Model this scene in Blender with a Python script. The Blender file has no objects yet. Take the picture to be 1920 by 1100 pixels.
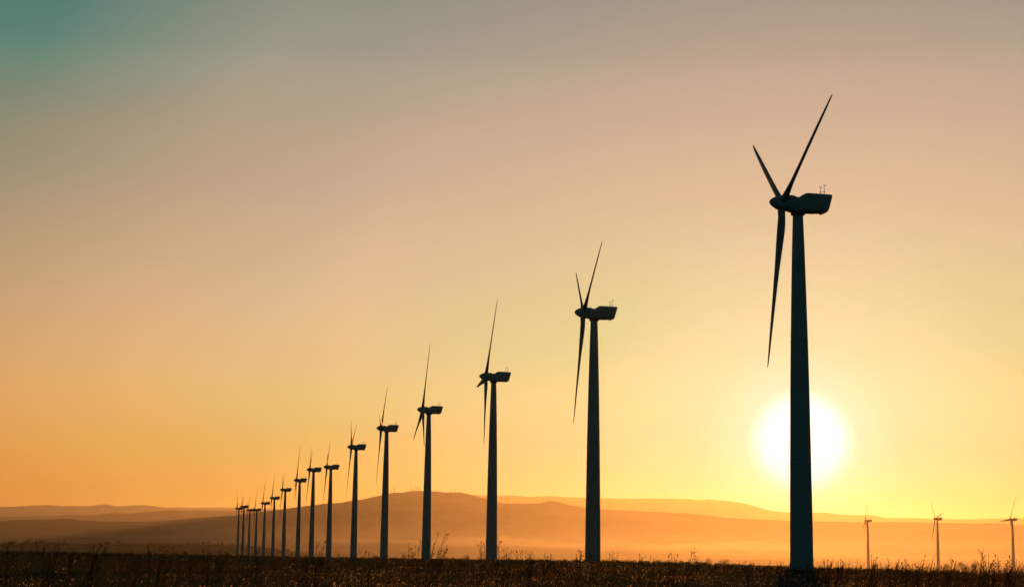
import bpy, bmesh, math, random
import numpy as np
from mathutils import Vector, Matrix

random.seed(7)
rng = np.random.default_rng(11)
scene = bpy.context.scene
COL = scene.collection
R = math.radians

# ------------------------------------------------------------------ camera
F_PX, PITCH, ROLL = 3340.5, R(8.397), R(0.7164)
CLIP = 90000
cam_d = bpy.data.cameras.new('camera')
cam_d.sensor_width = 36.0
cam_d.lens = F_PX / 1920 * 36.0
cam_d.clip_start = 0.5
cam_d.clip_end = CLIP
cam = bpy.data.objects.new('camera', cam_d)
COL.objects.link(cam)
_f = Vector((0, math.cos(PITCH), math.sin(PITCH)))
_u = Vector((0, -math.sin(PITCH), math.cos(PITCH)))
_r = Vector((1, 0, 0))
_X = _r * math.cos(ROLL) + _u * math.sin(ROLL)
_Y = -_r * math.sin(ROLL) + _u * math.cos(ROLL)
cam.matrix_world = Matrix(((_X.x, _Y.x, -_f.x, 0), (_X.y, _Y.y, -_f.y, 0), (_X.z, _Y.z, -_f.z, 0), (0, 0, 0, 1)))
scene.camera = cam


def ray(px, py):
    """direction through a pixel of the 1920x1100 photograph"""
    a, b = (px - 960) / F_PX, (550 - py) / F_PX
    d = _X * a + _Y * b + _f
    return d


def at(px, py, dist):
    d = ray(px, py)
    return d * (dist / d.y)


# ------------------------------------------------------------------ sky
SUN_DIR = ray(1503, 829).normalized()
SUN_EL = math.asin(SUN_DIR.z)
SUN_AZ = math.atan2(SUN_DIR.x, SUN_DIR.y)

# radiance of the dusk sky against elevation (degrees): towards the sun, 15, 21 and 27 degrees aside, and away
EL = [-2.0, 1.0, 2.3, 4.5, 6.7, 9.0, 11.4, 13.7, 16.0, 24.0, 45.0, 90.0]
NEAR = [(0.90, 0.52, 0.14)] * 12
MID = [(0.8, 0.4, 0.1)] * 12
WIDE = [(0.8, 0.4, 0.1)] * 12
FAR = [(0.75, 0.30, 0.05)] * 12
AWAY = [(.010, .028, .025)] * 12
AUR_DEG = [0.0, 1.3, 1.75, 2.3, 3.3, 5.0, 7.5, 12.0]
AUREOLE = [(.3, .42, .5), (.3, .42, .5), (.22, .36, .40), (.10, .235, .215), (.05, .16, .13), (.025, .075, .06), (.008, .02, .016), (0, 0, 0)]
NEAR = [(0.002, 0.002, 0.002), (0.002, 0.002, 0.0092), (0.002, 0.002, 0.063), (0.002, 0.1774, 0.1032), (0.002, 0.224, 0.103), (0.1452, 0.2262, 0.1267), (0.2299, 0.2048, 0.1441), (0.2464, 0.1847, 0.1521), (0.2545, 0.163, 0.1514), (0.0744, 0.0705, 0.0701), (0.0118, 0.019, 0.0199), (0.0035, 0.0057, 0.006)]
MID = [(0.1413, 0.0056, 0.002), (0.1977, 0.116, 0.002), (0.2358, 0.1739, 0.016), (0.3673, 0.2891, 0.0781), (0.4623, 0.3258, 0.1446), (0.4689, 0.31, 0.1727), (0.4116, 0.274, 0.1713), (0.3474, 0.2465, 0.1629), (0.2258, 0.2006, 0.1485), (0.0689, 0.0785, 0.0699), (0.0119, 0.0192, 0.0201), (0.0036, 0.0057, 0.006)]
WIDE = [(0.2987, 0.0343, 0.002), (0.4086, 0.1602, 0.0033), (0.4712, 0.2153, 0.0155), (0.5785, 0.2971, 0.063), (0.5706, 0.3139, 0.1195), (0.4918, 0.2911, 0.1368), (0.3998, 0.2562, 0.135), (0.3328, 0.2392, 0.1374), (0.2411, 0.2253, 0.1502), (0.0737, 0.0862, 0.0732), (0.0127, 0.0206, 0.0216), (0.0038, 0.0062, 0.0065)]
FAR = [(0.506, 0.0768, 0.002), (0.5853, 0.1629, 0.0078), (0.6038, 0.1958, 0.0172), (0.5972, 0.2449, 0.0477), (0.5032, 0.2503, 0.0778), (0.3999, 0.2354, 0.0918), (0.276, 0.2036, 0.0937), (0.1763, 0.1777, 0.0908), (0.0455, 0.1549, 0.0969), (0.0241, 0.0571, 0.0452), (0.0086, 0.0139, 0.0146), (0.0025, 0.004, 0.0042)]
AUREOLE = [(0.0, 0.1335, 0.4921), (0.0, 0.0872, 0.3114), (0.0, 0.0712, 0.2488), (0.0, 0.0516, 0.1723), (0.0, 0.0, 0.0805), (0.0, 0.0, 0.0387), (0.0, 0.0, 0.0), (0.0002, 0.0006, 0.0)]
world = bpy.data.worlds.new('World')
scene.world = world
world.use_nodes = True
nt = world.node_tree
nt.nodes.clear()


def node(tree, kind, **kw):
    n = tree.nodes.new(kind)
    for k, v in kw.items():
        setattr(n, k, v)
    return n


def mth(tree, op, a, b=None, clamp=False):
    n = node(tree, 'ShaderNodeMath', operation=op)
    n.use_clamp = clamp
    for i, v in enumerate((a, b)):
        if v is None:
            continue
        if isinstance(v, (int, float)):
            n.inputs[i].default_value = v
        else:
            tree.links.new(v, n.inputs[i])
    return n.outputs[0]


def ramp(tree, fac, stops, interp='LINEAR'):
    n = node(tree, 'ShaderNodeValToRGB')
    cr = n.color_ramp
    cr.interpolation = interp
    while len(cr.elements) < len(stops):
        cr.elements.new(1.0)
    for e, (p, c) in zip(cr.elements, stops):
        e.position = p
        e.color = (*c, 1)
    tree.links.new(fac, n.inputs[0])
    return n.outputs[0]


def mixc(tree, fac, a, b, blend='MIX'):
    n = node(tree, 'ShaderNodeMix', data_type='RGBA', blend_type=blend)
    n.clamp_factor = True
    for i, v in ((0, fac), (6, a), (7, b)):
        if isinstance(v, (int, float)):
            n.inputs[i].default_value = v
        elif isinstance(v, tuple):
            n.inputs[i].default_value = (*v, 1)
        else:
            tree.links.new(v, n.inputs[i])
    return n.outputs[2]


tc = node(nt, 'ShaderNodeTexCoord')
nrm = node(nt, 'ShaderNodeVectorMath', operation='NORMALIZE')
nt.links.new(tc.outputs['Generated'], nrm.inputs[0])
sep = node(nt, 'ShaderNodeSeparateXYZ')
nt.links.new(nrm.outputs[0], sep.inputs[0])
el = mth(nt, 'MULTIPLY', mth(nt, 'ARCSINE', sep.outputs[2]), 180 / math.pi)
dt = node(nt, 'ShaderNodeVectorMath', operation='DOT_PRODUCT')
nt.links.new(nrm.outputs[0], dt.inputs[0])
dt.inputs[1].default_value = SUN_DIR
ang = mth(nt, 'MULTIPLY', mth(nt, 'ARCCOSINE', mth(nt, 'MINIMUM', dt.outputs['Value'], 1.0)), 180 / math.pi)
elf = mth(nt, 'MULTIPLY', mth(nt, 'ADD', el, 2.0), 1 / 92.0, True)
stops = lambda tab: [((e + 2) / 92.0, c) for e, c in zip(EL, tab)]
c_near = ramp(nt, elf, stops(NEAR), 'CARDINAL')
c_mid = ramp(nt, elf, stops(MID), 'CARDINAL')
c_wide = ramp(nt, elf, stops(WIDE), 'CARDINAL')
c_far = ramp(nt, elf, stops(FAR), 'CARDINAL')
c_away = ramp(nt, elf, stops(AWAY))
t1 = mth(nt, 'DIVIDE', mth(nt, 'SUBTRACT', ang, 7.0), 8.0, True)
c = mixc(nt, t1, c_near, c_mid)
t1 = mth(nt, 'DIVIDE', mth(nt, 'SUBTRACT', ang, 15.0), 6.0, True)
c = mixc(nt, t1, c, c_wide)
t1 = mth(nt, 'DIVIDE', mth(nt, 'SUBTRACT', ang, 21.0), 6.0, True)
c = mixc(nt, t1, c, c_far)
t2 = node(nt, 'ShaderNodeMapRange', interpolation_type='SMOOTHERSTEP')
nt.links.new(ang, t2.inputs['Value'])
t2.inputs['From Min'].default_value = 26.5
t2.inputs['From Max'].default_value = 52.0
c = mixc(nt, t2.outputs[0], c, c_away)
# aureole round the sun and the blown-out sun itself behind thin haze
aur = ramp(nt, mth(nt, 'DIVIDE', ang, 12.0, True), [(a_ / 12.0, c_) for a_, c_ in zip(AUR_DEG, AUREOLE)])
c = mixc(nt, 1.0, c, aur, 'ADD')
disc = node(nt, 'ShaderNodeMapRange', interpolation_type='SMOOTHSTEP')
nt.links.new(ang, disc.inputs['Value'])
disc.inputs['From Min'].default_value = 0.98
disc.inputs['From Max'].default_value = 1.82
disc.inputs['To Min'].default_value = 1.0
disc.inputs['To Max'].default_value = 0.0
c = mixc(nt, disc.outputs[0], c, (1.0, .99, .97))
bg1 = node(nt, 'ShaderNodeBackground')
bg1.inputs['Strength'].default_value = 1.0
nt.links.new(c, bg1.inputs['Color'])
sky = node(nt, 'ShaderNodeTexSky', sky_type='NISHITA')
sky.sun_disc = False
sky.sun_elevation = SUN_EL
sky.sun_rotation = SUN_AZ
sky.air_density = 1.0
sky.dust_density = 2.0
sky.ozone_density = 3.0
bg2 = node(nt, 'ShaderNodeBackground')
bg2.inputs['Strength'].default_value = 0.03
nt.links.new(sky.outputs[0], bg2.inputs['Color'])
add = node(nt, 'ShaderNodeAddShader')
nt.links.new(bg1.outputs[0], add.inputs[0])
nt.links.new(bg2.outputs[0], add.inputs[1])
wo = node(nt, 'ShaderNodeOutputWorld')
nt.links.new(add.outputs[0], wo.inputs['Surface'])

# ------------------------------------------------------------------ sun
sun_d = bpy.data.lights.new('sun', 'SUN')
sun_d.energy = 2.6
sun_d.angle = R(0.55)
sun_d.color = (1.0, 0.325, 0.050)
sun = bpy.data.objects.new('sun', sun_d)
COL.objects.link(sun)
sun.rotation_euler = SUN_DIR.to_track_quat('Z', 'Y').to_euler()
sun.location = (0, 0, 300)

vs = scene.view_settings
vs.view_transform = 'Standard'
vs.look = 'None'
vs.exposure = 0.0
vs.gamma = 1.0
vs.use_curve_mapping = False
scene.render.engine = 'CYCLES'
scene.cycles.use_denoising = True
scene.cycles.max_bounces = 6
scene.cycles.volume_bounces = 0
scene.cycles.transparent_max_bounces = 8
scene.cycles.sample_clamp_indirect = 4.0


# ------------------------------------------------------------------ helpers
def tag(o, label=None, cat=None, group=None, kind=None):
    if label: o['label'] = label
    if cat: o['category'] = cat
    if group: o['group'] = group
    if kind: o['kind'] = kind
    return o


def mesh_from(name, verts, faces, mat=None, smooth=False):
    me = bpy.data.meshes.new(name)
    me.from_pydata([tuple(v) for v in verts], [], [tuple(f) for f in faces])
    if mat: me.materials.append(mat)
    if smooth:
        me.polygons.foreach_set('use_smooth', [True] * len(me.polygons))
    me.update()
    return me


def np_mesh(name, V, nv, mat=None, smooth=False, col=None):
    """V (n, nv, 3): n loose polygons of nv corners"""
    n = V.shape[0]
    me = bpy.data.meshes.new(name)
    me.vertices.add(n * nv)
    me.vertices.foreach_set('co', V.reshape(-1).astype(np.float32))
    me.loops.add(n * nv)
    me.loops.foreach_set('vertex_index', np.arange(n * nv, dtype=np.int32))
    me.polygons.add(n)
    me.polygons.foreach_set('loop_start', np.arange(0, n * nv, nv, dtype=np.int32))
    me.polygons.foreach_set('loop_total', np.full(n, nv, dtype=np.int32))
    if col is not None:
        a = me.color_attributes.new('tint', 'FLOAT_COLOR', 'POINT')
        cc = np.ones((n, nv, 4), dtype=np.float32)
        cc[:, :, :3] = col[:, None, :]
        a.data.foreach_set('color', cc.reshape(-1))
    if mat: me.materials.append(mat)
    me.update()
    me.validate()
    return me


def obj(name, me, parent=None, loc=None):
    o = bpy.data.objects.new(name, me)
    COL.objects.link(o)
    if parent: o.parent = parent
    if loc is not None: o.location = loc
    return o


def grid_mesh(name, P, mat, smooth=True, wrap=False):
    """P (rows, cols, 3) sheet"""
    r, c = P.shape[:2]
    idx = np.arange(r * c).reshape(r, c)
    if wrap:
        idx = np.concatenate([idx, idx[:, :1]], 1)
    q = np.stack([idx[:-1, :-1], idx[:-1, 1:], idx[1:, 1:], idx[1:, :-1]], -1).reshape(-1, 4)
    me = bpy.data.meshes.new(name)
    me.vertices.add(r * c)
    me.vertices.foreach_set('co', P.reshape(-1).astype(np.float32))
    n = len(q)
    me.loops.add(n * 4)
    me.loops.foreach_set('vertex_index', q.reshape(-1).astype(np.int32))
    me.polygons.add(n)
    me.polygons.foreach_set('loop_start', np.arange(0, n * 4, 4, dtype=np.int32))
    me.polygons.foreach_set('loop_total', np.full(n, 4, dtype=np.int32))
    me.polygons.foreach_set('use_smooth', np.full(n, smooth))
    me.materials.append(mat)
    me.update()
    return me


def ss(a, b, x):
    t = np.clip((x - a) / (b - a), 0, 1)
    return t * t * (3 - 2 * t)


def vnoise(x, y, seed=0):
    """smooth value noise on a lattice, about -1..1"""
    xi, yi = np.floor(x).astype(np.int64), np.floor(y).astype(np.int64)
    fx, fy = x - xi, y - yi
    fx, fy = fx * fx * (3 - 2 * fx), fy * fy * (3 - 2 * fy)

    def h(a, b):
        n = (a * 374761393 + b * 668265263 + seed * 1442695041) & 0x7fffffff
        n = ((n ^ (n >> 13)) * 1274126177) & 0x7fffffff
        return ((n ^ (n >> 16)) & 0xffff) / 32767.5 - 1
    return (h(xi, yi) * (1 - fx) + h(xi + 1, yi) * fx) * (1 - fy) + (h(xi, yi + 1) * (1 - fx) + h(xi + 1, yi + 1) * fx) * fy


def fbm(x, y, oct=4, seed=0):
    s, a = 0, 1.0
    for k in range(oct):
        s = s + a * vnoise(x * 2 ** k, y * 2 ** k, seed + k)
        a *= .5
    return s / 1.9


def principled(name, base, rough=0.6, noise=None, spec=0.3):
    m = bpy.data.materials.new(name)
    m.use_nodes = True
    t = m.node_tree
    b = t.nodes['Principled BSDF']
    b.inputs['Base Color'].default_value = (*base, 1)
    b.inputs['Roughness'].default_value = rough
    b.inputs['Specular IOR Level'].default_value = spec
    if noise:
        scale, dark = noise
        tcn = node(t, 'ShaderNodeTexCoord')
        nn = node(t, 'ShaderNodeTexNoise')
        nn.inputs['Scale'].default_value = scale
        nn.inputs['Detail'].default_value = 6
        t.links.new(tcn.outputs['Object'], nn.inputs['Vector'])
        cc = ramp(t, nn.outputs[0], [(0.35, dark), (0.65, base)])
        t.links.new(cc, b.inputs['Base Color'])
    return m


def leafmat(name, base, trans=0.5, attr=False):
    m = bpy.data.materials.new(name)
    m.use_nodes = True
    t = m.node_tree
    t.nodes.clear()
    d = node(t, 'ShaderNodeBsdfDiffuse')
    tr = node(t, 'ShaderNodeBsdfTranslucent')
    mx = node(t, 'ShaderNodeMixShader')
    mx.inputs[0].default_value = trans
    out = node(t, 'ShaderNodeOutputMaterial')
    if attr:
        a = node(t, 'ShaderNodeAttribute', attribute_name='tint')
        t.links.new(a.outputs['Color'], d.inputs['Color'])
        t.links.new(a.outputs['Color'], tr.inputs['Color'])
    else:
        d.inputs['Color'].default_value = (*base, 1)
        tr.inputs['Color'].default_value = (*base, 1)
    t.links.new(d.outputs[0], mx.inputs[1])
    t.links.new(tr.outputs[0], mx.inputs[2])
    t.links.new(mx.outputs[0], out.inputs['Surface'])
    return m


M_PAINT = principled('turbine_paint', (.24, .33, .31), .6, (.25, (.215, .295, .275)))
M_BLADE = principled('blade_gelcoat', (.20, .23, .22), .6, (.5, (.17, .20, .19)), .15)
M_METAL = principled('dark_metal', (.10, .10, .10), .5)
M_SOIL = principled('dry_soil', (.060, .055, .036), .95, (.05, (.034, .036, .024)), 0.0)
M_HILL = principled('hill_scrub', (.10, .085, .045), 1.0, (.004, (.055, .050, .028)), 0.0)
M_GRASS = leafmat('dry_grass', (.2, .15, .08), .66, True)
M_STEM = leafmat('dry_stem', (.07, .052, .03), .15)
M_HEAD = leafmat('seed_head', (.075, .05, .028), .25)
M_LEAF = leafmat('tree_leaf', (.05, .06, .025), .3)
M_BARK = principled('bark', (.07, .05, .035), .9)
M_POST = principled('weathered_wood', (.12, .09, .06), .9)

# ------------------------------------------------------------------ the row of turbines (x, y, base z, rotor phase, rotor heading)
ROW = [
    (39.3, 241.5, -1.13, 56.4, -97.28), (16.8, 360.1, -0.47, 59.9, -95.24), (-4.7, 486.3, -1.13, 91.7, -97.15),
    (-27.6, 601.9, -1.08, 112.9, -99.11), (-47.8, 690.0, -1.29, 39.8, -91.53), (-70.0, 812.3, -1.39, 58.2, -91.33),
    (-96.0, 960.0, -3.42, 46.0, -95.06), (-111.9, 1020.6, -2.13, 60.0, -95.15), (-135.1, 1152.8, -2.82, 2.0, -95.16),
    (-165.1, 1319.6, -3.08, 56.0, -95.15), (-195.2, 1489.5, -3.98, 2.0, -95.17), (-222.3, 1632.2, -4.42, 4.0, -95.16),
    (-244.8, 1740.0, -7.85, 20.0, -95.14), (-283.1, 1960.0, -3.05, 46.0, -95.13), (-263.2, 1780.9, -3.87, 57.0, -95.11),
    (-281.2, 1867.4, -3.53, 71.0, -94.55), (379.4, 1900.0, -7.40, 115.2, -87.13), (402.9, 1689.0, -9.65, 43.1, -94.47),
    (455.5, 1625.0, -10.82, 92.9, -98.33)]


# ------------------------------------------------------------------ terrain
def ground_raw(x, y):
    q = (x - 39.3) * .98 + (y - 240.7) * .19
    z = -1.62 - 3.0 * ss(650, 1600, y)
    z = z + .45 * np.exp(-((x - 30) ** 2 + (y - 360) ** 2) / 75 ** 2)
    z = z + 0.95 * np.exp(-(((x + 165) / 70) ** 2 + ((y - 600) / 110) ** 2))
    z = z - 10.5 * (1 - np.exp(-np.maximum(0, q - 14) / 300))
    z = z - 14 * ss(2150, 3200, y) * np.exp(-np.maximum(0, q - 14) / 500)
    z = z - 7 * ss(250, 1000, -q) * ss(200, 700, np.hypot(x, y))
    near = ss(20, 140, np.hypot(x, y))
    z = z + .10 * fbm(x / 22, y / 22, 3, 3) * (.4 + .6 * near) + .25 * fbm(x / 120, y / 120, 3, 9) * near
    return z


_rx = np.array([t[0] for t in ROW]); _ry = np.array([t[1] for t in ROW])
_rd = np.array([t[2] - .3 for t in ROW]) - ground_raw(_rx, _ry)


def gz(x, y):
    x = np.asarray(x, float); y = np.asarray(y, float)
    z = ground_raw(x, y)
    num = 0; den = 0
    for a, b, d in zip(_rx, _ry, _rd):
        w = np.exp(-((x - a) ** 2 + (y - b) ** 2) / 38.0 ** 2)
        num = num + w * d
        den = den + w
    return z + num / np.maximum(1.0, den)


rad = np.concatenate([np.linspace(1.0, 30, 12), np.geomspace(32, 420, 120), np.geomspace(430, 2600, 90), np.geomspace(2700, 21500, 40)])
azs = np.concatenate([np.linspace(-26, 26, 260), np.linspace(30, 330, 61)])
A, RR = np.meshgrid(np.radians(azs), rad)
gx, gy = RR * np.sin(A), RR * np.cos(A)
ground = obj('ground', grid_mesh('ground', np.stack([gx, gy, gz(gx, gy)], -1), M_SOIL, wrap=True))
tag(ground, kind='structure')


def hill_range(name, pts, dist, depth_f, depth_b, seed, gully=.14):
    """a ridge whose crest runs at the given distance; pts are crest points seen in the photograph"""
    pts = sorted(pts)
    d = [at(px, py, dist) for px, py in pts]
    xs = np.array([v.x for v in d]); zs = np.array([v.z for v in d])
    n = 420
    span = xs[-1] - xs[0]
    X = np.linspace(xs[0] - .25 * span, xs[-1] + .25 * span, n)
    Z = np.interp(X, xs, zs)
    Z = Z + 2.2 * dist / 9000 * fbm(X / (dist * .012), X * 0 + seed, 4, seed)
    base = -34.0
    tt = np.concatenate([np.linspace(0, 1, 26), 1 + np.linspace(.08, 1, 10)])
    rows = []
    for t in tt:
        if t <= 1:
            y = dist - depth_f * (1 - t)
            prof = t ** 1.25 if t < 1 else 1.0
            prof = np.full(n, prof)
            g = fbm(X / (dist * .022) + 3 * t, np.full(n, y / (dist * .05)), 4, seed + 5)
            prof = np.clip(prof * (1 + gully * g * math.sin(math.pi * min(1, t)) ), 0, 1 if t == 1 else .985)
        else:
            y = dist + depth_b * (t - 1)
            prof = np.full(n, max(0, 1 - (t - 1)) ** 1.3)
        rows.append(np.stack([X * (y / dist) ** .5, np.full(n, y), base + (Z - base) * prof], -1))
    o = obj(name, grid_mesh(name, np.array(rows), M_HILL))
    tag(o, kind='structure')
    return o


hill_range('far_hills', [(-60, 951), (0, 949.5), (50, 947.5), (90, 946), (120, 947.5), (170, 948), (190, 945), (205, 945.5), (215, 948), (255, 946.8),
                         (275, 946.8), (300, 949.5), (310, 950.5), (360, 951.5), (440, 951), (620, 958), (800, 975)], 22000, 3500, 1000, 21)
hill_range('middle_hills', [(-60, 969), (0, 968), (110, 967), (118, 965), (180, 964.5), (207, 961), (213, 960), (220, 961), (250, 961.5), (265, 959.5),
                            (325, 956), (370, 956.5), (440, 956), (560, 960), (760, 980)], 14500, 2800, 1500, 31)
hill_range('back_ridge', [(640, 965), (760, 940), (880, 926.5), (912, 928), (965, 928.3), (990, 930.5), (1015, 930), (1030, 929.3), (1065, 931.5), (1097, 932),
                          (1125, 933.2), (1198, 934), (1283, 934.8), (1315, 937.4), (1329, 935), (1347, 937.4), (1375, 939.6), (1400, 944), (1421, 950.4),
                          (1444, 956.8), (1457, 958.4), (1480, 959.6), (1524, 960), (1554, 960), (1576, 963.4), (1638, 965.6), (1657, 969.6), (1703, 970),
                          (1740, 971.8), (1806, 972.6), (1915, 971), (2000, 972)], 16500, 3000, 1500, 41)
mesa = hill_range('mesa', [(-60, 977), (0, 976), (20, 975), (35, 973), (60, 974), (95, 973), (110, 971.5), (130, 972), (150, 975), (200, 977), (270, 977), (330, 974),
                    (390, 968), (440, 966.5), (500, 957), (537, 953), (589, 946.3), (611, 943.6), (641, 942.2), (652, 939.5), (682, 935.4), (715, 928),
                    (740, 922.5), (757, 923), (767, 920), (790, 919.5), (815, 921), (847, 923), (860, 922), (875, 924.5), (890, 929), (932, 941), (952, 943.8), (1015, 943),
                    (1027, 938), (1047, 939.5), (1065, 946), (1097, 950), (1125, 953.8), (1185, 957), (1283, 961.4), (1375, 971), (1480, 975.6), (1600, 978),
                    (1708, 978), (1828, 981), (1872, 980), (1920, 984), (2000, 986)], 8000, 3000, 1500, 51, .24)
near_rise = hill_range('near_rise', [(-60, 1019), (0, 1018), (80, 1016), (160, 1019), (230, 1018), (330, 1019), (440, 1021), (520, 1029), (600, 1040), (700, 1052)], 3600, 900, 400, 71, .2)
foothills = hill_range('foothills', [(-60, 1019), (0, 1018), (80, 1017), (160, 1019), (230, 1016), (300, 1015), (400, 1017), (470, 1017), (560, 1019), (640, 1022),
                         (800, 1026), (950, 1029), (1100, 1031), (1300, 1038), (1500, 1042), (1700, 1047), (1920, 1050), (2000, 1051)], 5200, 1500, 600, 61, .15)

# ------------------------------------------------------------------ haze
HAZE_DENSITY = 0.6e-5
me = bpy.data.meshes.new('haze')
bm = bmesh.new()
bmesh.ops.create_cube(bm, size=1)
bm.to_mesh(me); bm.free()
haze = obj('haze', me, loc=(0, 0, 275))
haze.scale = (47000, 47000, 690)
hm = bpy.data.materials.new('haze_air')
hm.use_nodes = True
ht = hm.node_tree
ht.nodes.clear()
pv = node(ht, 'ShaderNodeVolumePrincipled')
pv.inputs['Color'].default_value = (.86, .84, .82, 1)
pv.inputs['Density'].default_value = HAZE_DENSITY
pv.inputs['Anisotropy'].default_value = 0.76
ho = node(ht, 'ShaderNodeOutputMaterial')
ht.links.new(pv.outputs[0], ho.inputs['Volume'])
me.materials.append(hm)
tag(haze, kind='stuff')

# mist filling the valley to the right of the ridge and beyond its far end
MIST_DENSITY = 3.1e-5


def air(name, foot, z0, z1, density, g=0.76):
    """a closed body of still, even mist: plan polygon (clockwise) between two heights"""
    foot = foot[::-1]
    n = len(foot)
    mv = [(x, y, z0) for x, y in foot] + [(x, y, z1) for x, y in foot]
    mf = [tuple(range(n))[::-1], tuple(range(n, 2 * n))] + [(k, (k + 1) % n, n + (k + 1) % n, n + k) for k in range(n)]
    mm = mist_mat(name, density, g)
    o = obj(name, mesh_from(name, mv, mf, mm))
    tag(o, kind='stuff')
    return o


def mist_mat(name, density, g=0.76):
    mm = bpy.data.materials.new(name + '_air')
    mm.use_nodes = True
    mt = mm.node_tree
    mt.nodes.clear()
    pv = node(mt, 'ShaderNodeVolumePrincipled')
    pv.inputs['Color'].default_value = (.90, .88, .86, 1)
    pv.inputs['Density'].default_value = density
    pv.inputs['Anisotropy'].default_value = g
    mo = node(mt, 'ShaderNodeOutputMaterial')
    mt.links.new(pv.outputs[0], mo.inputs['Volume'])
    return mm


FAR_MIST_DENSITY = 2.1e-5
air('valley_mist', [(72, 300), (-318, 2350), (-900, 2480), (-3300, 2700), (-5200, 7600), (5200, 7600), (3600, 2600), (900, 320)], -45, 330, MIST_DENSITY)
air('distant_mist', [(-6500, 8300), (-13500, 21000), (13500, 21000), (6500, 8300)], -44, 560, FAR_MIST_DENSITY)

air('ground_mist', [(-120, 2600), (-1600, 7200), (4200, 7200), (2600, 2300), (700, 1100), (330, 1150)], -12, 62, 3.6e-5)


def plume(name, x0, x1, y, zlo, zhi, depth, density, seed):
    """a low bank of drifting dust: a long closed body, thin towards its edges, with a ragged top"""
    nx, nr = 150, 14
    X = np.linspace(0, 1, nx)
    env = np.sin(np.pi * np.clip(X, 0, 1)) ** .55
    top = zlo + (zhi - zlo) * env * (.62 + .38 * fbm(X * 9 + seed, X * 0 + 2.2, 4, seed) + .14 * fbm(X * 30, X * 0, 2, seed + 3))
    bot = zlo + (zhi - zlo) * .06 * fbm(X * 8, X * 0 + 7.7, 3, seed + 9) - 4 * env
    top = np.maximum(top, bot + .5)
    rows = []
    for k in range(nr):
        a = 2 * math.pi * k / nr
        yy = y + depth * .5 * math.cos(a) * env + 60 * fbm(X * 4, X * 0 + k * .0, 2, seed + 1)
        s = math.sin(a)
        zc, hz = (top + bot) / 2, (top - bot) / 2
        rows.append(np.stack([x0 + (x1 - x0) * X + (top - bot) * .6 * max(0, s), yy, zc + hz * s], -1))
    P = np.array(rows)                     # (ring, along)
    P = P.transpose(1, 0, 2)
    V = P.reshape(-1, 3)
    F_ = []
    for i in range(nx - 1):
        for k in range(nr):
            k2 = (k + 1) % nr
            F_.append((i * nr + k, i * nr + k2, (i + 1) * nr + k2, (i + 1) * nr + k))
    F_.append(tuple(range(nr))[::-1])
    F_.append(tuple((nx - 1) * nr + k for k in range(nr)))
    me = mesh_from(name, V, F_, mist_mat(name, density, .76), True)
    bm = bmesh.new(); bm.from_mesh(me)
    bmesh.ops.recalc_face_normals(bm, faces=bm.faces)
    bm.to_mesh(me); bm.free()
    tag(obj(name, me), kind='stuff')


plume('dust_plume', -540, -210, 4650, 34, 48, 200, 4.5e-4, 3)
plume('dust_plume', -330, 260, 4900, 30, 62, 260, 3.6e-4, 8)
plume('dust_plume', 60, 1000, 5150, 26, 66, 300, 3.2e-4, 14)
plume('dust_plume', 380, 1500, 4750, 2, 40, 300, 2.0e-4, 19)

# ------------------------------------------------------------------ wind turbines
def lathe(prof, seg, mat, name, cap=True, axis='Z'):
    V, Fc = [], []
    for r, z in prof:
        for k in range(seg):
            a = 2 * math.pi * k / seg
            V.append((r * math.cos(a), r * math.sin(a), z))
    n = len(prof)
    for i in range(n - 1):
        for k in range(seg):
            k2 = (k + 1) % seg
            Fc.append((i * seg + k, i * seg + k2, (i + 1) * seg + k2, (i + 1) * seg + k))
    if cap:
        Fc.append(tuple(range(seg))[::-1])
        Fc.append(tuple((n - 1) * seg + k for k in range(seg)))
    if axis == 'Y':
        V = [(x, z, -y) for x, y, z in V]
    me = mesh_from(name, V, Fc, mat, True)
    return me


HT = 48.5
TWR = [(1.60, -1.2), (1.57, 0), (1.545, 2), (1.52, 5.5), (1.47, 10), (1.40, 16), (1.31, 23), (1.18, 30), (1.03, 37), (.86, 43.5), (.76, 46.5), (.70, 48.3)]
me_tower = lathe(TWR, 40, M_PAINT, 'tower')


def ring(r, z, h, name='flange'):
    return lathe([(r - .04, z - h), (r, z - h), (r, z + h), (r - .04, z + h)], 40, M_PAINT, name)


me_fl = [ring(1.445, 14.0, .09), ring(1.20, 30.6, .08)]
me_yaw = lathe([(.86, 48.15), (.98, 48.2), (.98, 48.52), (.86, 48.56)], 32, M_METAL, 'yaw_ring')


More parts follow.
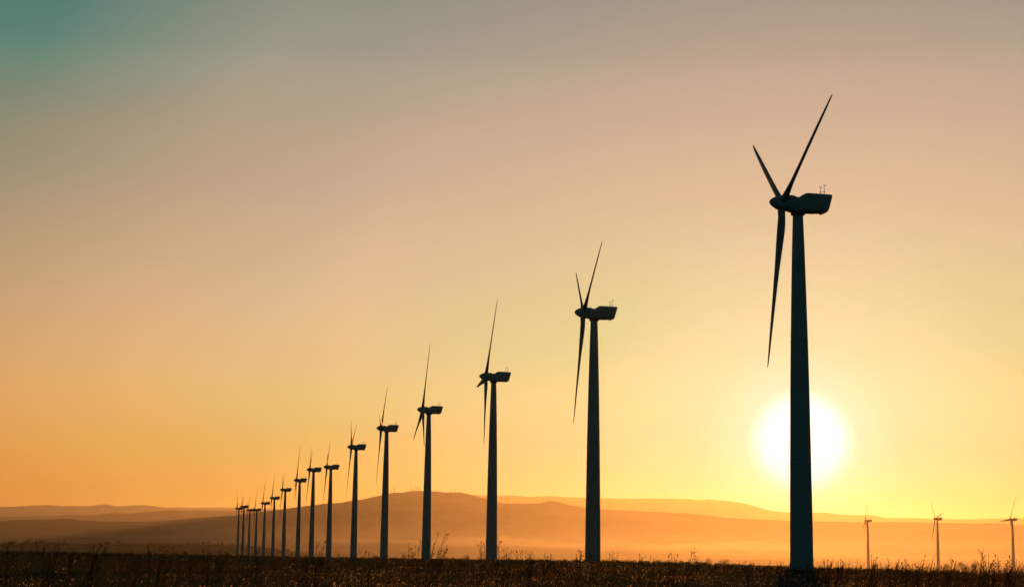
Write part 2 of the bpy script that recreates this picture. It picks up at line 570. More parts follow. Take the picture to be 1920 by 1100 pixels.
def nacelle_mesh():
    # stations along the machine: (s forward at bottom, s forward at top, bottom z, top z, half width)
    st = [(1.60, 1.52, .30, 2.28, .98), (1.50, 1.42, .22, 2.36, 1.05), (.95, .95, .10, 2.36, 1.12), (.62, .62, .04, 2.28, 1.13), (.25, .25, 0, 2.12, 1.14),
          (0, 0, -.02, 2.10, 1.16), (-.28, -.28, -.03, 2.26, 1.2), (-.62, -.62, -.03, 2.52, 1.25), (-.95, -.95, -.03, 2.68, 1.28), (-1.3, -1.3, -.03, 2.74, 1.3),
          (-2.6, -2.7, 0, 2.70, 1.3), (-3.6, -3.95, .05, 2.66, 1.28), (-3.92, -4.45, .10, 2.64, 1.24), (-4.05, -4.66, .20, 2.58, 1.16), (-4.10, -4.70, .34, 2.46, 1.02)]
    seg = 28
    V, Fc = [], []
    for sb, st_, zb, zt, w in st:
        zc, hz = (zb + zt) / 2, (zt - zb) / 2
        for k in range(seg):
            a = 2 * math.pi * k / seg
            ca, sa = math.cos(a), math.sin(a)
            e = 2 / 4.6
            x = w * math.copysign(abs(ca) ** e, ca)
            z = zc + hz * math.copysign(abs(sa) ** e, sa)
            f = (z - zb) / max(1e-6, zt - zb)
            V.append((x, sb + (st_ - sb) * f, HT + z))
    n = len(st)
    for i in range(n - 1):
        for k in range(seg):
            k2 = (k + 1) % seg
            Fc.append((i * seg + k2, i * seg + k, (i + 1) * seg + k, (i + 1) * seg + k2))
    Fc.append(tuple(range(seg)))
    Fc.append(tuple((n - 1) * seg + k for k in range(seg))[::-1])
    return mesh_from('nacelle', V, Fc, M_PAINT, True)


def tubes(name, segs, mat, sides=5):
    """segs: list of (p, q, r1, r2)"""
    V, Fc = [], []
    for p, q, r1, r2 in segs:
        p, q = Vector(p), Vector(q)
        d = (q - p)
        if d.length < 1e-6: continue
        d.normalize()
        a = d.orthogonal().normalized(); b = d.cross(a)
        o = len(V)
        for c0, r in ((p, r1), (q, r2)):
            for k in range(sides):
                t = 2 * math.pi * k / sides
                V.append(c0 + a * (r * math.cos(t)) + b * (r * math.sin(t)))
        for k in range(sides):
            k2 = (k + 1) % sides
            Fc.append((o + k, o + k2, o + sides + k2, o + sides + k))
        Fc.append(tuple(o + k for k in range(sides))[::-1])
        Fc.append(tuple(o + sides + k for k in range(sides)))
    return mesh_from(name, V, Fc, mat)


zt = HT + 2.66
me_mast = tubes('weather_mast', [((.1, -3.30, zt - .1), (.1, -3.30, zt + 1.0), .045, .035), ((-.25, -3.72, zt - .1), (-.25, -3.72, zt + 1.25), .045, .035),
                                 ((.1, -3.05, zt + .36), (-.25, -3.95, zt + .42), .03, .03), ((.1, -3.30, zt + .05), (.1, -2.95, zt - .02), .03, .03)], M_METAL, 6)
me_vane = tubes('wind_vane', [((-.25, -3.60, zt + 1.28), (-.25, -3.98, zt + 1.33), .03, .06), ((-.25, -3.72, zt + 1.2), (-.25, -3.72, zt + 1.36), .05, .03)], M_METAL, 6)
me_cup = tubes('anemometer', [((.1 + .16 * math.cos(a), -3.30 + .16 * math.sin(a), zt + 1.02), (.1 + .16 * math.cos(a), -3.30 + .16 * math.sin(a), zt + 1.12), .07, .045) for a in (0, 2.09, 4.19)]
               + [((.1, -3.3, zt + .96), (.1, -3.3, zt + 1.12), .04, .04)], M_METAL, 6)
me_vent = tubes('vent', [((0, -3.25, HT + .08), (0, -3.25, HT - .14), .26, .20)], M_METAL, 12)
me_duct = tubes('cable_duct', [((0, -1.9, HT + .04), (0, -1.9, HT - .07), .3, .24)], M_METAL, 12)
me_nac = nacelle_mesh()
# spinner: along +Y from the hub centre at the origin
SP = [(1.02, -.78), (1.10, -.70), (1.11, -.2), (1.06, .25), (.95, .68), (.80, 1.05), (.60, 1.40), (.38, 1.66), (.18, 1.80), (.03, 1.84)]
me_spin = lathe(SP, 36, M_PAINT, 'spinner', axis='Y')


def blade_mesh():
    RT = 22.84
    st = [(.75, .50, 1.0, 0), (1.25, .52, 1.0, 0), (2.0, 1.25, .74, 20), (3.1, 1.62, .46, 18), (4.6, 1.76, .33, 15), (6.5, 1.66, .285, 12.5), (9.0, 1.44, .26, 9.5),
          (12.0, 1.24, .26, 7.0), (15.0, 1.06, .255, 5.2), (18.0, .86, .26, 4.0), (20.5, .66, .27, 3.2), (22.0, .48, .28, 2.6), (22.6, .30, .28, 2.2), (RT, .09, .3, 2)]
    seg = 14
    V, Fc = [], []
    for r, ch, th, tw in st:
        for k in range(seg):
            a = 2 * math.pi * k / seg
            u = .5 * math.cos(a)
            if th > .9:
                cx, cy = ch * 2 * u, ch * 2 * .5 * math.sin(a)
            else:
                thick = th * ch * (1.0 - .55 * (u + .5) ** 1.2)
                cx, cy = ch * (u + .18), thick * .5 * math.sin(a) * 1.15
            t = R(tw * TWIST)
            V.append((cx * math.cos(t) - cy * math.sin(t), cx * math.sin(t) + cy * math.cos(t), r))
    n = len(st)
    for i in range(n - 1):
        for k in range(seg):
            k2 = (k + 1) % seg
            Fc.append((i * seg + k, i * seg + k2, (i + 1) * seg + k2, (i + 1) * seg + k))
    Fc.append(tuple(range(seg))[::-1])
    Fc.append(tuple((n - 1) * seg + k for k in range(seg)))
    return mesh_from('blade', V, Fc, M_BLADE, True)


TWIST = -1.25
me_blade = blade_mesh()
TILT = R(4.76)
LABELS = [
    'nearest and tallest wind turbine, its tower standing across the setting sun',
    'second largest wind turbine, left of the one that crosses the sun',
    'third largest wind turbine, one blade raised and a short stub of another below its nose',
    'wind turbine with one blade up and two blades spread below its nose, fourth largest',
    'fifth largest wind turbine, one blade raised above the nacelle, beside the mesa top',
    'wind turbine with two blades raised in a narrow V, left of the mesa summit',
    'wind turbine with the tall weed clump at its tower foot, seventh from the sun',
    'eighth wind turbine from the sun, just left of the one with weeds at its foot',
    'slim wind turbine with one upright blade, ninth counting left from the sun',
    'tenth wind turbine from the sun, its lower blade crossing the tail of its left neighbour',
    'wind turbine of the far row with one upright blade, eleventh from the sun',
    'wind turbine of the far row just above the hill line, twelfth from the sun',
    'small far wind turbine with its nacelle at the hill line, fourth from the left end of the row',
    'small far wind turbine with its nacelle on the hill line, third from left but one',
    'small far wind turbine second from the left end of the row',
    'leftmost wind turbine of the row, small, with a long blade hanging down left',
    'hazy orange wind turbine just right of the sun, leftmost of the three beyond the ridge',
    'hazy wind turbine in the middle of the three beyond the ridge at right',
    'rightmost wind turbine, one blade level to the left, at the edge of the photo']
LABELS[12] = 'small far wind turbine with its nacelle at the hill line, fourth from the left end'
LABELS[13] = 'small far wind turbine with its nacelle at the hill line, third from the left end'


def make_turbine():
    t = bpy.data.objects.new('wind_turbine', None)
    COL.objects.link(t)
    tw = obj('tower', me_tower, t)
    for m in me_fl: obj('flange', m, tw)
    obj('yaw_ring', me_yaw, tw)
    nc = obj('nacelle', me_nac, t)
    ms = obj('weather_mast', me_mast, nc)
    obj('wind_vane', me_vane, nc)
    obj('anemometer', me_cup, nc)
    obj('vent', me_vent, nc)
    obj('cable_duct', me_duct, nc)
    hub = Vector((0, 2.2034 * math.cos(TILT), HT + 1.1004 + 2.2034 * math.sin(TILT)))
    sp = obj('spinner', me_spin, t)
    sp.location = hub
    sp.rotation_euler = (TILT, 0, 0)
    for k in range(3):
        obj('blade', me_blade, t)
    return t, hub


def set_rotor(t, hub, ph):
    ch = [o for o in t.children if o.name.startswith('blade')]
    # local +Y is the rotor axis, tilted up; h = local X
    tilt = Matrix.Rotation(TILT, 4, 'X')
    for k, b in enumerate(ch):
        b.matrix_local = Matrix.Translation(hub) @ tilt @ Matrix.Rotation(ph + k * 2 * math.pi / 3, 4, 'Y')


def copy_tree(o, parent=None):
    c = o.copy()
    COL.objects.link(c)
    if parent: c.parent = parent
    for ch in list(o.children):
        copy_tree(ch, c)
    return c


proto, HUB = make_turbine()
bpy.context.view_layer.update()
for i, (x, y, z, ph, yaw) in enumerate(ROW):
    t = proto if i == 0 else copy_tree(proto)
    t.location = (x, y, z)
    t.rotation_euler = (0, 0, -R(yaw))
    set_rotor(t, HUB, R(ph))
    tag(t, LABELS[i], 'wind turbine', 'wind turbines in a long row' if i < 16 else 'wind turbines beyond the ridge')

# ------------------------------------------------------------------ dry grass of the field
def grass_field():
    # clumps spread evenly over the view so that the far ones thin out with distance; wind leans them to the right
    n = 64000
    u = rng.random(n)
    near = rng.random(n) < .62
    d = np.where(near, 60 + 130 * rng.random(n) ** 1.25, 120 * (700 / 120.) ** u)
    az = np.radians(rng.uniform(-20, 20, n))
    x, y = d * np.sin(az), d * np.cos(az)
    patch = fbm(x / 9, y / 9, 3, 77)
    keep = rng.random(n) < np.clip(.65 + .7 * patch, .12, 1)
    x, y, d, patch = x[keep], y[keep], d[keep], patch[keep]
    z = gz(x, y)
    q = (x - 39.3) * .98 + (y - 240.7) * .19
    keep = q < 60
    x, y, z, d, patch = x[keep], y[keep], z[keep], d[keep], patch[keep]
    n = len(x)
    tuft = fbm(x / 1.7, y / 2.6, 2, 55) - .12
    tris, cols = [], []
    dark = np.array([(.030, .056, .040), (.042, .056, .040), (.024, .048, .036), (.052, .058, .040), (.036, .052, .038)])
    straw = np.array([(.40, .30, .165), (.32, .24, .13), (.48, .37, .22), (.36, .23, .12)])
    # straw stands in patches, fewer on the left to paint in its weaker backlight
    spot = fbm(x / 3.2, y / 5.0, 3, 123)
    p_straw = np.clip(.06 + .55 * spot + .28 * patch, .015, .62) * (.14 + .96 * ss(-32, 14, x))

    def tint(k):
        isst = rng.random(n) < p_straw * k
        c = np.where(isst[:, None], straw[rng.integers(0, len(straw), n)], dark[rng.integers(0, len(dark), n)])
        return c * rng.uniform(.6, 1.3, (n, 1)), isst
    for b in range(7):
        h = (.20 + .26 * rng.random(n)) * (1 + .45 * patch) * (1 + .9 * np.clip(tuft, 0, 1)) * np.clip(.8 + d / 600, .8, 1.6)
        tall = rng.random(n) < .05
        h = np.where(tall, h * 1.7, h)
        w = (.010 + .016 * rng.random(n)) * (.7 + d / 140)
        w = np.where(tall, w * .5, w)
        ph = rng.uniform(0, 2 * math.pi, n)
        fa = rng.uniform(0, 2 * math.pi, n)
        ox, oy = .28 * np.sqrt(rng.random(n)) * np.cos(ph), .28 * np.sqrt(rng.random(n)) * np.sin(ph)
        lean = h * (.15 + .5 * rng.random(n))
        la = rng.normal(.15, .9, n)
        lx, ly = lean * np.cos(la), lean * np.sin(la)
        bx, by = x + ox, y + oy
        dx, dy = np.cos(fa) * w, np.sin(fa) * w
        p0 = np.stack([bx - dx, by - dy, z - .05], -1)
        p1 = np.stack([bx + dx, by + dy, z - .05], -1)
        p2 = np.stack([bx + dx * .8 + lx * .45, by + dy * .8 + ly * .45, z + h * .62], -1)
        p3 = np.stack([bx + lx, by + ly, z + h], -1)
        p4 = np.stack([bx - dx * .8 + lx * .45, by - dy * .8 + ly * .45, z + h * .62], -1)
        tris += [np.stack([p0, p1, p2], 1), np.stack([p0, p2, p4], 1), np.stack([p4, p2, p3], 1)]
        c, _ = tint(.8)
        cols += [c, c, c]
    # small dry leaves and flower heads, the straw ones lightened as painted glints
    for b in range(7):
        h = (.10 + .36 * rng.random(n)) * (1 + .4 * patch)
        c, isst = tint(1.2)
        s = (.018 + .036 * rng.random(n) ** 2) * (.75 + d / 170) * np.where(isst, 1.5, 1.0)
        c0 = np.stack([x + rng.normal(0, .22, n), y + rng.normal(0, .22, n), z + h], -1)
        a = rng.normal(0, 1, (n, 3)); a /= np.linalg.norm(a, axis=1, keepdims=True)
        bb = np.cross(a, rng.normal(0, 1, (n, 3))); bb /= np.linalg.norm(bb, axis=1, keepdims=True)
        a, bb = a * s[:, None], bb * s[:, None] * .36
        tris += [np.stack([c0 - a, c0 + bb, c0 + a], 1), np.stack([c0 - a, c0 + a, c0 - bb], 1)]
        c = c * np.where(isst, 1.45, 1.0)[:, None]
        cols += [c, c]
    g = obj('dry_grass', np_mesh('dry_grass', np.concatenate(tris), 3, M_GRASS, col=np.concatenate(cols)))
    tag(g, 'low dry grass and scrub covering the dark field', 'grass', kind='stuff')


grass_field()


# ------------------------------------------------------------------ tall dry weeds that stand against the light
def weed(px, base_px, top_px, dist, tips, seed, label, heads=1.0, bushy=0, group='tall dry weeds in the field'):
    """px, base_px: foot seen in the photograph; tips: [(px, py)] ends of the main stems"""
    r = random.Random(seed)
    foot = at(px, base_px, dist)
    foot.z = float(gz(foot.x, foot.y)) - .05
    m = dist / F_PX                                   # metres per photograph pixel
    th = max(.007, m * .72)
    root = bpy.data.objects.new('dry_weed', None)
    COL.objects.link(root)
    root.location = foot
    tag(root, label, 'weed', group)
    head_pts = []

    def path(p, q, bend, n=7):
        pts = []
        side = Vector((r.uniform(-1, 1), r.uniform(-1, 1), 0)) * bend
        for k in range(n + 1):
            t = k / n
            c = p.lerp(q, t)
            # stems rise steeply first and lean over with the wind towards the tip
            hx = (q - p).x; hy = (q - p).y
            c.x = p.x + hx * t ** 1.6
            c.y = p.y + hy * t ** 1.6
            c += side * math.sin(math.pi * t)
            c += Vector((r.gauss(0, 1), r.gauss(0, 1), r.gauss(0, .4))) * (m * .35)
            pts.append(c)
        return pts

    for tx, ty in tips:
        segs = []
        tip = at(tx, ty, dist + r.uniform(-.25, .25)) - foot
        st = Vector((r.uniform(-.10, .10), r.uniform(-.10, .10), 0))
        H = tip.z
        pts = path(st, tip, H * .03)
        rad_ = lambda t: th * (1.25 - .75 * t)
        for k in range(len(pts) - 1):
            segs.append((pts[k], pts[k + 1], rad_(k / 7), rad_((k + 1) / 7)))
        head_pts.append((pts[-1], 1.15))
        nb = r.randint(3, 6)
        for b in range(nb):
            t = r.uniform(.5, .95)
            k = min(6, int(t * 7))
            p = pts[k].lerp(pts[k + 1], t * 7 - k)
            L = H * r.uniform(.05, .16) * (1.25 - t * .6)
            dd = Vector((r.gauss(.35, .7), r.gauss(0, .6), r.uniform(.5, 1.2))).normalized() * L
            mid = p + dd * .55 + Vector((r.gauss(0, 1), r.gauss(0, 1), 0)) * L * .08
            e = p + dd
            segs += [(p, mid, th * .6, th * .5), (mid, e, th * .5, th * .4)]
            head_pts.append((e, .8))
            if r.random() < .5:
                e2 = mid + Vector((r.gauss(.2, .5), r.gauss(0, .5), r.uniform(.3, .9))).normalized() * L * .5
                segs.append((mid, e2, th * .45, th * .35))
                head_pts.append((e2, .7))
        for b in range(11):
            t = r.uniform(.35, .99)
            k = min(6, int(t * 7))
            p = pts[k].lerp(pts[k + 1], t * 7 - k)
            dd = Vector((r.gauss(.3, .7), r.gauss(0, .6), r.uniform(.3, 1.1))).normalized() * H * r.uniform(.015, .05)
            segs.append((p, p + dd, th * .5, th * .3))
        obj('stem', tubes('stem', segs, M_STEM, 4), root)
    for p, s in head_pts:
        if r.random() > .6 * heads: continue
        rr = (m * .72 + .003) * s * r.uniform(.6, 1.15)
        o = obj('seed_head', HEAD[r.randint(0, len(HEAD) - 1)], root, p)
        o.scale = (rr, rr, rr * r.uniform(1.6, 3.4))
        o.rotation_euler = (r.uniform(-.6, .6), r.uniform(-.2, .9), r.uniform(0, 6))
    # withered leaves along the lower stems
    tri = []
    nl = 26 + bushy
    for k in range(nl):
        t = r.random() ** 1.2 * .85
        tip = at(*tips[k % len(tips)], dist) - foot
        c = Vector((tip.x * t ** 1.6, tip.y * t ** 1.6, tip.z * t)) + Vector((r.gauss(0, .10), r.gauss(0, .10), 0)) * (1.1 - t * .75)
        L = r.uniform(.03, .09) * (1.15 - t * .6)
        a = Vector((r.gauss(.3, 1), r.gauss(0, 1), r.gauss(.3, .7))).normalized() * L
        b = a.orthogonal().normalized() * L * .2
        tri.append([c - a * .5, c + b, c + a * .7])
        tri.append([c - a * .5, c + a * .7, c - b])
    lv = obj('foliage', np_mesh('foliage', np.array([[tuple(v) for v in t] for t in tri]), 3, M_HEAD), root)
    lv['kind'] = 'stuff'


def head_mesh(seed):
    r = random.Random(seed)
    bm = bmesh.new()
    bmesh.ops.create_icosphere(bm, subdivisions=1, radius=1)
    for v in bm.verts:
        v.co *= r.uniform(.65, 1.35)
    me = bpy.data.meshes.new('seed_head')
    bm.to_mesh(me); bm.free()
    me.materials.append(M_HEAD)
    return me


HEAD = [head_mesh(s) for s in range(5)]
WEEDS = [
    # foot x, foot y, distance, tips, label
    (9, 1085, 62, [(15, 1018), (14, 1026)], 'lone thin dry weed at the far left edge of the field'),
    (80, 1075, 60, [(84, 1022), (82, 1030)], 'short dry weed between the lone left stalk and the first feathery clump'),
    (86, 1085, 52, [(112, 1018), (105, 1024), (98, 1029), (110, 1029), (92, 1036)], 'feathery dry weed clump leaning right, right of the slim field pole'),
    (128, 1080, 66, [(131, 1034), (134, 1038)], 'small dry weed sprig between the two feathery clumps at left'),
    (160, 1090, 47, [(170, 1022), (178, 1019), (189, 1020), (198, 1028), (205, 1025), (183, 1032)], 'largest feathery dry weed clump at left with several nodding heads'),
    (252, 1080, 62, [(262, 1036), (256, 1040), (266, 1039)], 'low dark dry weed just right of the two round bushes at left'),
    (276, 1080, 58, [(277, 1025), (281, 1030)], 'upright dry weed with two close stalks, left of the pair leaning right'),
    (292, 1088, 50, [(300, 1023), (318, 1021), (324, 1027), (309, 1031)], 'dry weed with two long stalks spreading right, left of the turbine row'),
    (355, 1078, 66, [(353, 1039), (358, 1042)], 'tiny dry weed stalks alone in the middle of the left field'),
    (384, 1080, 60, [(380, 1031), (388, 1030), (391, 1034)], 'thin fine dry weed tuft left of the leftmost turbines'),
    (403, 1085, 54, [(416, 1026), (411, 1032), (432, 1032), (426, 1036)], 'dark dry weed with a heavy head, nearest to the leftmost turbine'),
    (480, 1085, 58, [(487, 1024), (482, 1033)], 'thin curved dry stalk among the small left turbines'),
    (571, 1085, 58, [(575, 1032), (567, 1036), (580, 1038)], 'low dry weed between the small turbines and the tall clump'),
    (588, 1092, 46, [(595, 1013), (610, 1015), (605, 1022), (600, 1032)], 'tall dry weed clump at the foot of the seventh turbine, leaning right'),
    (688, 1080, 66, [(686, 1034), (692, 1036)], 'faint small dry weed right of the V shaped turbine'),
    (768, 1090, 48, [(768, 1018), (771, 1028), (776, 1036)], 'slender upright dry weed left of the fourth largest tower'),
    (781, 1090, 50, [(788, 1014), (785, 1028), (779, 1034)], 'dry weed half hidden by the left side of the fourth largest tower'),
    (800, 1096, 40, [(823, 995), (836, 998), (839, 1021), (838, 1029), (829, 1015), (833, 1032), (815, 1018)], 'biggest dry weed clump with long arching stems right of the fourth largest tower'),
    (905, 1090, 48, [(903, 1015), (908, 1022), (900, 1028)], 'upright dry weed against the left edge of the third largest tower'),
    (933, 1090, 50, [(934, 1002), (936, 1013)], 'single thin stalk along the right edge of the third largest tower'),
    (948, 1088, 52, [(945, 1030), (952, 1026), (960, 1030), (950, 1036)], 'dense dry weed tuft just right of the third largest tower'),
    (972, 1085, 56, [(975, 1029), (969, 1033)], 'thin dry weed with one bent top between two dense tufts'),
    (988, 1085, 52, [(985, 1034), (990, 1032), (997, 1034), (1001, 1038), (994, 1038)], 'dark dense dry weed tuft midway between third and second largest towers'),
    (1025, 1085, 60, [(1021, 1036), (1030, 1041), (1033, 1040)], 'low sparse dry weed right of the dark dense tuft'),
    (1084, 1086, 54, [(1087, 1032), (1081, 1037), (1090, 1034)], 'small branching dry weed left of the second largest tower'),
    (1108, 1088, 52, [(1110, 1038), (1104, 1042), (1115, 1043)], 'dark dry weed in front of the second largest tower foot'),
    (1146, 1086, 54, [(1149, 1031), (1158, 1034), (1143, 1039)], 'forked dry weed right of the second largest tower'),
    (1200, 1086, 62, [(1199, 1039), (1203, 1043)], 'tiny dry stalks on the bare rise right of the forked weed'),
    (1222, 1086, 58, [(1221, 1039), (1226, 1045)], 'short dry weed with dark head on the rise'),
    (1254, 1090, 54, [(1258, 1037), (1254, 1042), (1270, 1040), (1265, 1044)], 'pair of short dry weeds left of the tall sprays on the slope'),
    (1286, 1094, 46, [(1298, 1025), (1303, 1034), (1304, 1041), (1311, 1040), (1292, 1046)], 'tall dry weed spray on the slope left of the sun tower'),
    (1401, 1092, 60, [(1398, 1052), (1408, 1053), (1395, 1055)], 'low dry weed at the left edge of the tower shadow'),
    (1459, 1092, 62, [(1463, 1050), (1457, 1054), (1469, 1053)], 'small dry weed just left of the sun tower'),
    (1549, 1092, 58, [(1545, 1051), (1552, 1049), (1558, 1052), (1562, 1050)], 'fine dry weed fan just right of the sun tower'),
    (1566, 1094, 54, [(1572, 1049), (1577, 1049), (1580, 1052), (1568, 1054)], 'curled dry weed right of the fine fan by the sun tower'),
    (1634, 1096, 50, [(1634, 1040), (1643, 1043), (1638, 1050)], 'dry weed beside the hazy tower nearest the sun'),
    (1694, 1096, 56, [(1697, 1047), (1700, 1050), (1692, 1054)], 'thin dry weed on the left of the low dark bush'),
    (1715, 1098, 48, [(1735, 1041), (1729, 1047), (1722, 1052), (1717, 1056)], 'dry weed with beaded stems leaning right by the low dark bush'),
    (1738, 1098, 50, [(1750, 1047), (1744, 1053), (1753, 1054)], 'leaning dry weed left of the middle hazy tower'),
    (1775, 1098, 52, [(1771, 1057), (1787, 1050), (1779, 1060), (1793, 1054)], 'broad low dry weed right of the middle hazy tower'),
    (1808, 1098, 54, [(1808, 1060), (1812, 1064), (1830, 1056)], 'sparse dry weed between the broad low weed and the thistles'),
    (1843, 1110, 40, [(1844, 1029), (1841, 1036), (1854, 1040), (1849, 1046), (1839, 1048)], 'tall thick dark thistle, biggest plant at the right'),
    (1857, 1110, 42, [(1866, 1041), (1863, 1050), (1858, 1056)], 'dark thistle leaning right beside the biggest one'),
    (1888, 1108, 42, [(1893, 1042), (1889, 1050), (1897, 1049), (1885, 1055), (1906, 1048)], 'dark thistle in front of the rightmost turbine tower'),
]
for i, (px, by, dist, tips, label) in enumerate(WEEDS):
    weed(px, by, 0, dist, tips, 100 + i, label, bushy=40 if 'thistle' in label else (22 if 'clump' in label or 'tuft' in label else 0))


def weed_fringe():
    """thin dead stalks standing over the grass in loose drifts"""
    g = np.random.default_rng(31)
    n = 7600
    d = g.uniform(55, 190, n)
    az = np.radians(g.uniform(-18.5, 18.5, n))
    x, y = d * np.sin(az), d * np.cos(az)
    drift = fbm(x / 6.5, y / 9.0, 3, 201) + .35 * ss(.16, .24, az) + .16
    keep = g.random(n) < np.clip(drift * 1.25 - .12, .03, .9)
    x, y, d, drift = x[keep], y[keep], d[keep], drift[keep]
    z = gz(x, y)
    n = len(x)
    h = np.clip(g.normal(.85, .28, n) + .45 * np.clip(drift, 0, 1), .4, 1.75)
    w = .005 + d * 1.25e-4
    tris = []
    cols = []
    la = g.normal(.25, .75, n)
    lean = h * g.uniform(.08, .40, n)
    lx, ly = lean * np.cos(la), lean * np.sin(la)
    base = np.stack([x, y, z - .05], -1)

    def pt(t):
        return np.stack([x + lx * t ** 1.7, y + ly * t ** 1.7, z - .05 + h * t], -1)
    side = np.stack([w, w * .15, 0 * w], -1)
    c = np.array([(.050, .038, .024)]) * g.uniform(.6, 1.4, (n, 1))
    T_ = [0, .4, .75, 1.0]
    for a, b in zip(T_, T_[1:]):
        pa, pb = pt(a), pt(b)
        sa, sb = side * (1.1 - .6 * a), side * (1.1 - .6 * b)
        tris += [np.stack([pa - sa, pa + sa, pb + sb], 1), np.stack([pa - sa, pb + sb, pb - sb], 1)]
        cols += [c, c]
    for k in range(5):
        t = g.uniform(.5, 1.0, n)
        p0 = np.stack([x + lx * t ** 1.7, y + ly * t ** 1.7, z - .05 + h * t], -1)
        L = h[:, None] * g.uniform(.04, .13, (n, 1))
        dr = np.stack([g.normal(.4, .7, n), g.normal(0, .6, n), g.uniform(.4, 1.2, n)], -1)
        dr /= np.linalg.norm(dr, axis=1, keepdims=True)
        p1 = p0 + dr * L
        s2 = side * .62
        tris += [np.stack([p0 - s2, p0 + s2, p1 + s2 * .6], 1), np.stack([p0 - s2, p1 + s2 * .6, p1 - s2 * .6], 1)]
        # a small husk at the end of the twig
        hs = (w * g.uniform(.6, 1.5, n))[:, None]
        ex = np.array([(1.0, .2, 0)]) * hs
        ez = np.array([(.6, 0, 2.2)]) * hs
        tris += [np.stack([p1 - ex, p1 + ex, p1 + ez], 1), np.stack([p1 - ex, p1 - ez * .6, p1 + ex], 1)]
        cols += [c, c, c, c]
    o = obj('dead_stalks', np_mesh('dead_stalks', np.concatenate(tris), 3, M_GRASS, col=np.concatenate(cols)))
    tag(o, 'thin dead stalks standing in drifts above the grass', 'stalks', kind='stuff')


weed_fringe()

# ------------------------------------------------------------------ bushes and trees
def crown_mesh(name, rx, rz, n, leaf, seed, mat, lobes=5):
    g = np.random.default_rng(seed)
    cs = np.stack([g.normal(0, rx * .42, lobes), g.normal(0, rx * .42, lobes), rz * g.uniform(.75, 1.35, lobes)], -1)
    rr = rx * g.uniform(.38, .62, lobes)
    k = g.integers(0, lobes, n)
    d = g.normal(0, 1, (n, 3)); d /= np.linalg.norm(d, axis=1, keepdims=True)
    c = cs[k] + d * (rr[k] * g.random(n) ** .4)[:, None] * np.array([1, 1, rz / rx])
    c[:, 2] = np.maximum(c[:, 2], rz * .12)
    a = g.normal(0, 1, (n, 3)); a /= np.linalg.norm(a, axis=1, keepdims=True)
    b = np.cross(a, g.normal(0, 1, (n, 3))); b /= np.linalg.norm(b, axis=1, keepdims=True)
    s = leaf * g.uniform(.6, 1.3, (n, 1))
    return np_mesh(name, np.stack([c - a * s, c + b * s * .8, c + a * s, c - b * s * .8], 1), 4, mat)


def trunk_mesh(h, r):
    return tubes('trunk', [((0, 0, -.8), (0, 0, h * .6), r, r * .8), ((0, 0, h * .6), (.1 * h, .05 * h, h * 1.2), r * .8, r * .35), ((0, 0, h * .55), (-.22 * h, .1 * h, h * 1.1), r * .6, r * .3)], M_BARK, 6)


def ground_hit(px, py, dist):
    p = at(px, py, dist)
    p.z = float(gz(p.x, p.y))
    return p


BUSH = [crown_mesh('crown', 1.0, .62, 420, .11, s, M_LEAF, 6) for s in (5, 6, 7)]
ME_BTR = trunk_mesh(.4, .05)


def bush(px, dist, w, h, k, label):
    p = ground_hit(px, 1040, dist)
    root = bpy.data.objects.new('bush', None)
    COL.objects.link(root)
    root.location = p
    tag(root, label, 'bush', 'dark bushes along the field edge')
    c = obj('crown', BUSH[k], root)
    c.scale = (w / 2, w / 2, h / 1.5)
    t = obj('trunk', ME_BTR, root)
    t.scale = (1, 1, h / .9)


bush(207, 520, 2.6, 1.25, 0, 'round dark bush left of its lower twin at the left field edge')
bush(234, 540, 2.7, 1.0, 1, 'low dark bush right of its rounder twin at the left field edge')
bush(740, 560, 1.6, 1.15, 2, 'small round dark bush alone between the fifth and fourth largest towers')
bush(1706, 150, 1.05, .60, 0, 'low dark bush in the grass between the left and middle hazy towers')

def on_rise(px, dist):
    p = ground_hit(px, 1035, dist)
    for o in (near_rise, foothills):
        hit, loc, nr_, ix = o.ray_cast(Vector((p.x, p.y, 500)), Vector((0, 0, -1)))
        if hit: p.z = max(p.z, loc.z)
    return p


TREE = [(crown_mesh('crown', 3.2, 3.4, 520, .42, 40 + s, M_LEAF, 7), trunk_mesh(2.6, .22)) for s in range(4)]


def tree(px, dist, w, h, k, label, group='far trees on the plain'):
    p = on_rise(px, dist)
    root = bpy.data.objects.new('tree', None)
    COL.objects.link(root)
    root.location = p
    root.rotation_euler.z = k * 1.7 + px
    tag(root, label, 'tree', group)
    cm, tm = TREE[k % 4]
    c = obj('crown', cm, root)
    c.scale = (w / 7, w / 7, h / 7.6)
    c.location.z = h * .12
    t = obj('trunk', tm, root)
    t.scale = (h / 7, h / 7, h / 7)


# single trees one can still tell apart in the haze of the plain
for i, (px, top, wpx, dist, label) in enumerate([
        (25, 1012.5, 22, 3550, 'broad far tree mass at the left edge, left of the slim pole'),
        (46, 1014.5, 15, 3550, 'low far tree between the broad left tree and the slim pole'),
        (81, 1013, 12, 3550, 'far tree just right of the slim pole at left'),
        (198, 1014, 26, 3550, 'wide far tree above the largest weed clump at left'),
        (347, 1031, 11, 2300, 'small far tree in the left plain, halfway to the turbine row'),
        (329, 1033, 8, 2350, 'tiny far tree left of its slightly larger neighbour in the left plain'),
        (706, 1036, 12, 2900, 'faint far tree left of the fifth largest tower'),
        (757, 1034, 14, 3000, 'faint far tree right of the small round bush'),
        (874, 1036, 18, 3000, 'wide faint far tree left of the third largest tower'),
        (1329, 1044, 16, 2600, 'faint orange far tree at the start of the slope by the sun'),
        (1356, 1044, 20, 2600, 'wide faint orange far tree in the glow left of the sun tower'),
        (1803, 1050, 12, 2300, 'round faint orange far tree between middle and right hazy towers, left one'),
        (1824, 1051, 16, 2300, 'round faint orange far tree beside the big thistle, wider one')]):
    p = on_rise(px, dist)
    h = at(px, top, dist).z - p.z
    tree(px, dist, max(3, wpx * dist / F_PX), max(3, h), i, label)


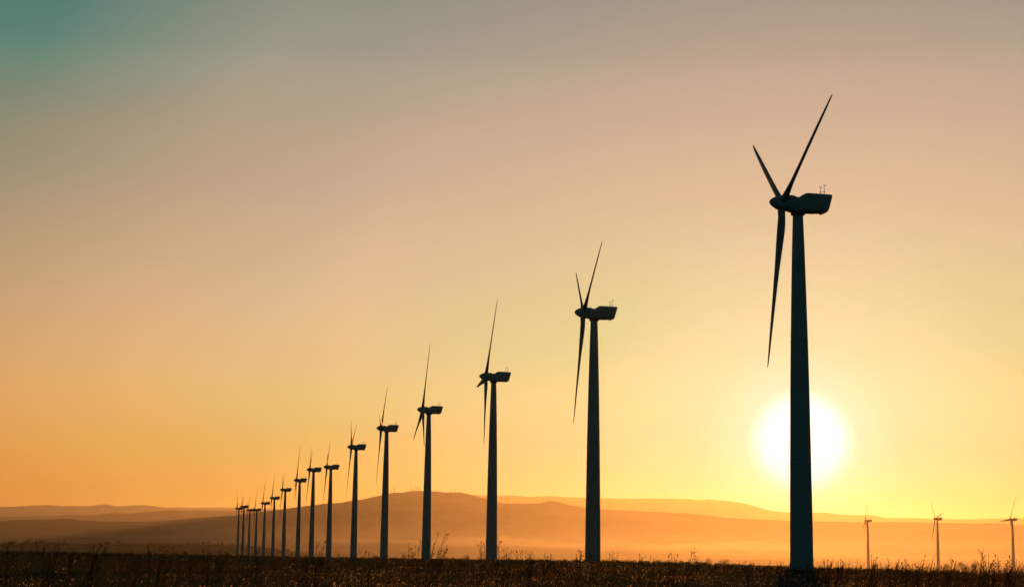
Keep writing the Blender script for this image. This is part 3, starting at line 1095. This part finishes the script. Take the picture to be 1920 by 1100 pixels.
def far_wood():
    g = np.random.default_rng(5)
    quads = []
    n = 900
    az = np.radians(np.where(g.random(n) < .5, g.uniform(-19, -6, n), g.uniform(-19, 19, n)))
    d = g.uniform(2500, 4600, n)
    x, y = d * np.sin(az), d * np.cos(az)
    z = gz(x, y)
    band = fbm(x / 260, y / 200, 3, 15)
    for i in range(n):
        for o in (near_rise, foothills):
            hit, loc, nr_, ix = o.ray_cast(Vector((x[i], y[i], 500)), Vector((0, 0, -1)))
            if hit: z[i] = max(z[i], loc.z)
        if band[i] < -.2: continue
        w, h = g.uniform(4, 12), g.uniform(3, 8)
        m = 46
        dd = g.normal(0, 1, (m, 3)); dd /= np.linalg.norm(dd, axis=1, keepdims=True)
        c = np.array([x[i], y[i], z[i] + h * .55]) + dd * np.array([w / 2, w / 2, h * .5]) * (g.random((m, 1)) ** .4)
        a = g.normal(0, 1, (m, 3)); a /= np.linalg.norm(a, axis=1, keepdims=True)
        b = np.cross(a, g.normal(0, 1, (m, 3))); b /= np.linalg.norm(b, axis=1, keepdims=True)
        s = g.uniform(.7, 1.5, (m, 1))
        quads.append(np.stack([c - a * s, c + b * s, c + a * s, c - b * s], 1))
    o = obj('far_wood', np_mesh('far_wood', np.concatenate(quads), 4, M_LEAF))
    tag(o, 'scattered far trees reading as one dim belt across the plain', 'trees', kind='stuff')


far_wood()

# ------------------------------------------------------------------ masts on the mesa, poles in the field
def mast(px, top, dist, foot_py, label, arms=2):
    p = at(px, foot_py, dist)
    H = at(px, top, dist).z - p.z
    root = bpy.data.objects.new('radio_mast', None)
    COL.objects.link(root)
    root.location = p
    tag(root, label, 'mast', 'thin masts on the mesa top')
    s = dist / F_PX
    obj('pole', tubes('pole', [((0, 0, -12), (0, 0, H), s * .5, s * .34)], M_METAL, 6), root)
    for k in range(arms):
        z = H * (.62 + .3 * k / max(1, arms - 1))
        w = s * (1.5 - .5 * k)
        obj('crossarm', tubes('crossarm', [((-w, 0, z), (w, 0, z), s * .3, s * .3)], M_METAL, 4), root)


for px, top, foot_, label, arms in [
        (734, 915, 923.5, 'short thin mast at the left end of the mesa top', 1),
        (739.5, 912, 922.8, 'tall thin mast at the left end of the mesa top', 2),
        (770.5, 912, 920, 'left mast of the close group on the mesa summit', 2),
        (775, 914, 920, 'short mast second in the close group on the mesa summit', 1),
        (780, 909.5, 920, 'tallest mast in the middle of the mesa summit group', 2),
        (783, 912, 920, 'thin mast right beside the tallest on the mesa summit', 1),
        (787, 914, 919.5, 'right mast of the close group, by the fourth largest tower', 1),
        (816, 917.5, 921, 'stubby mast just right of the fourth largest tower', 1),
        (821, 917, 921.5, 'second stubby mast right of the fourth largest tower', 1),
        (846, 913.5, 923, 'thin mast at the right shoulder of the mesa top', 1),
        (852, 914.5, 922.5, 'faint thin mast furthest right on the mesa top', 1)]:
    mast(px, top, 8050, foot_ + 1.0, label, arms)


def field_pole(px, top, dist, wpx, label):
    p = ground_hit(px, 1040, dist)
    H = at(px, top, dist).z - p.z
    root = bpy.data.objects.new('pole', None)
    COL.objects.link(root)
    root.location = p
    tag(root, label, 'pole')
    s = dist / F_PX * wpx / 2
    obj('shaft', tubes('shaft', [((0, 0, -.6), (0, 0, H), s, s * .8)], M_POST, 8), root)
    obj('cap', tubes('cap', [((0, 0, H), (0, 0, H + s * 1.2), s * 1.25, s * .8)], M_METAL, 8), root)


field_pole(67, 1011, 420, 1.5, 'slim dark pole standing upright at the left field edge')
field_pole(1871, 1043, 300, 1.2, 'thin post at the right between the big thistle and the last turbine')
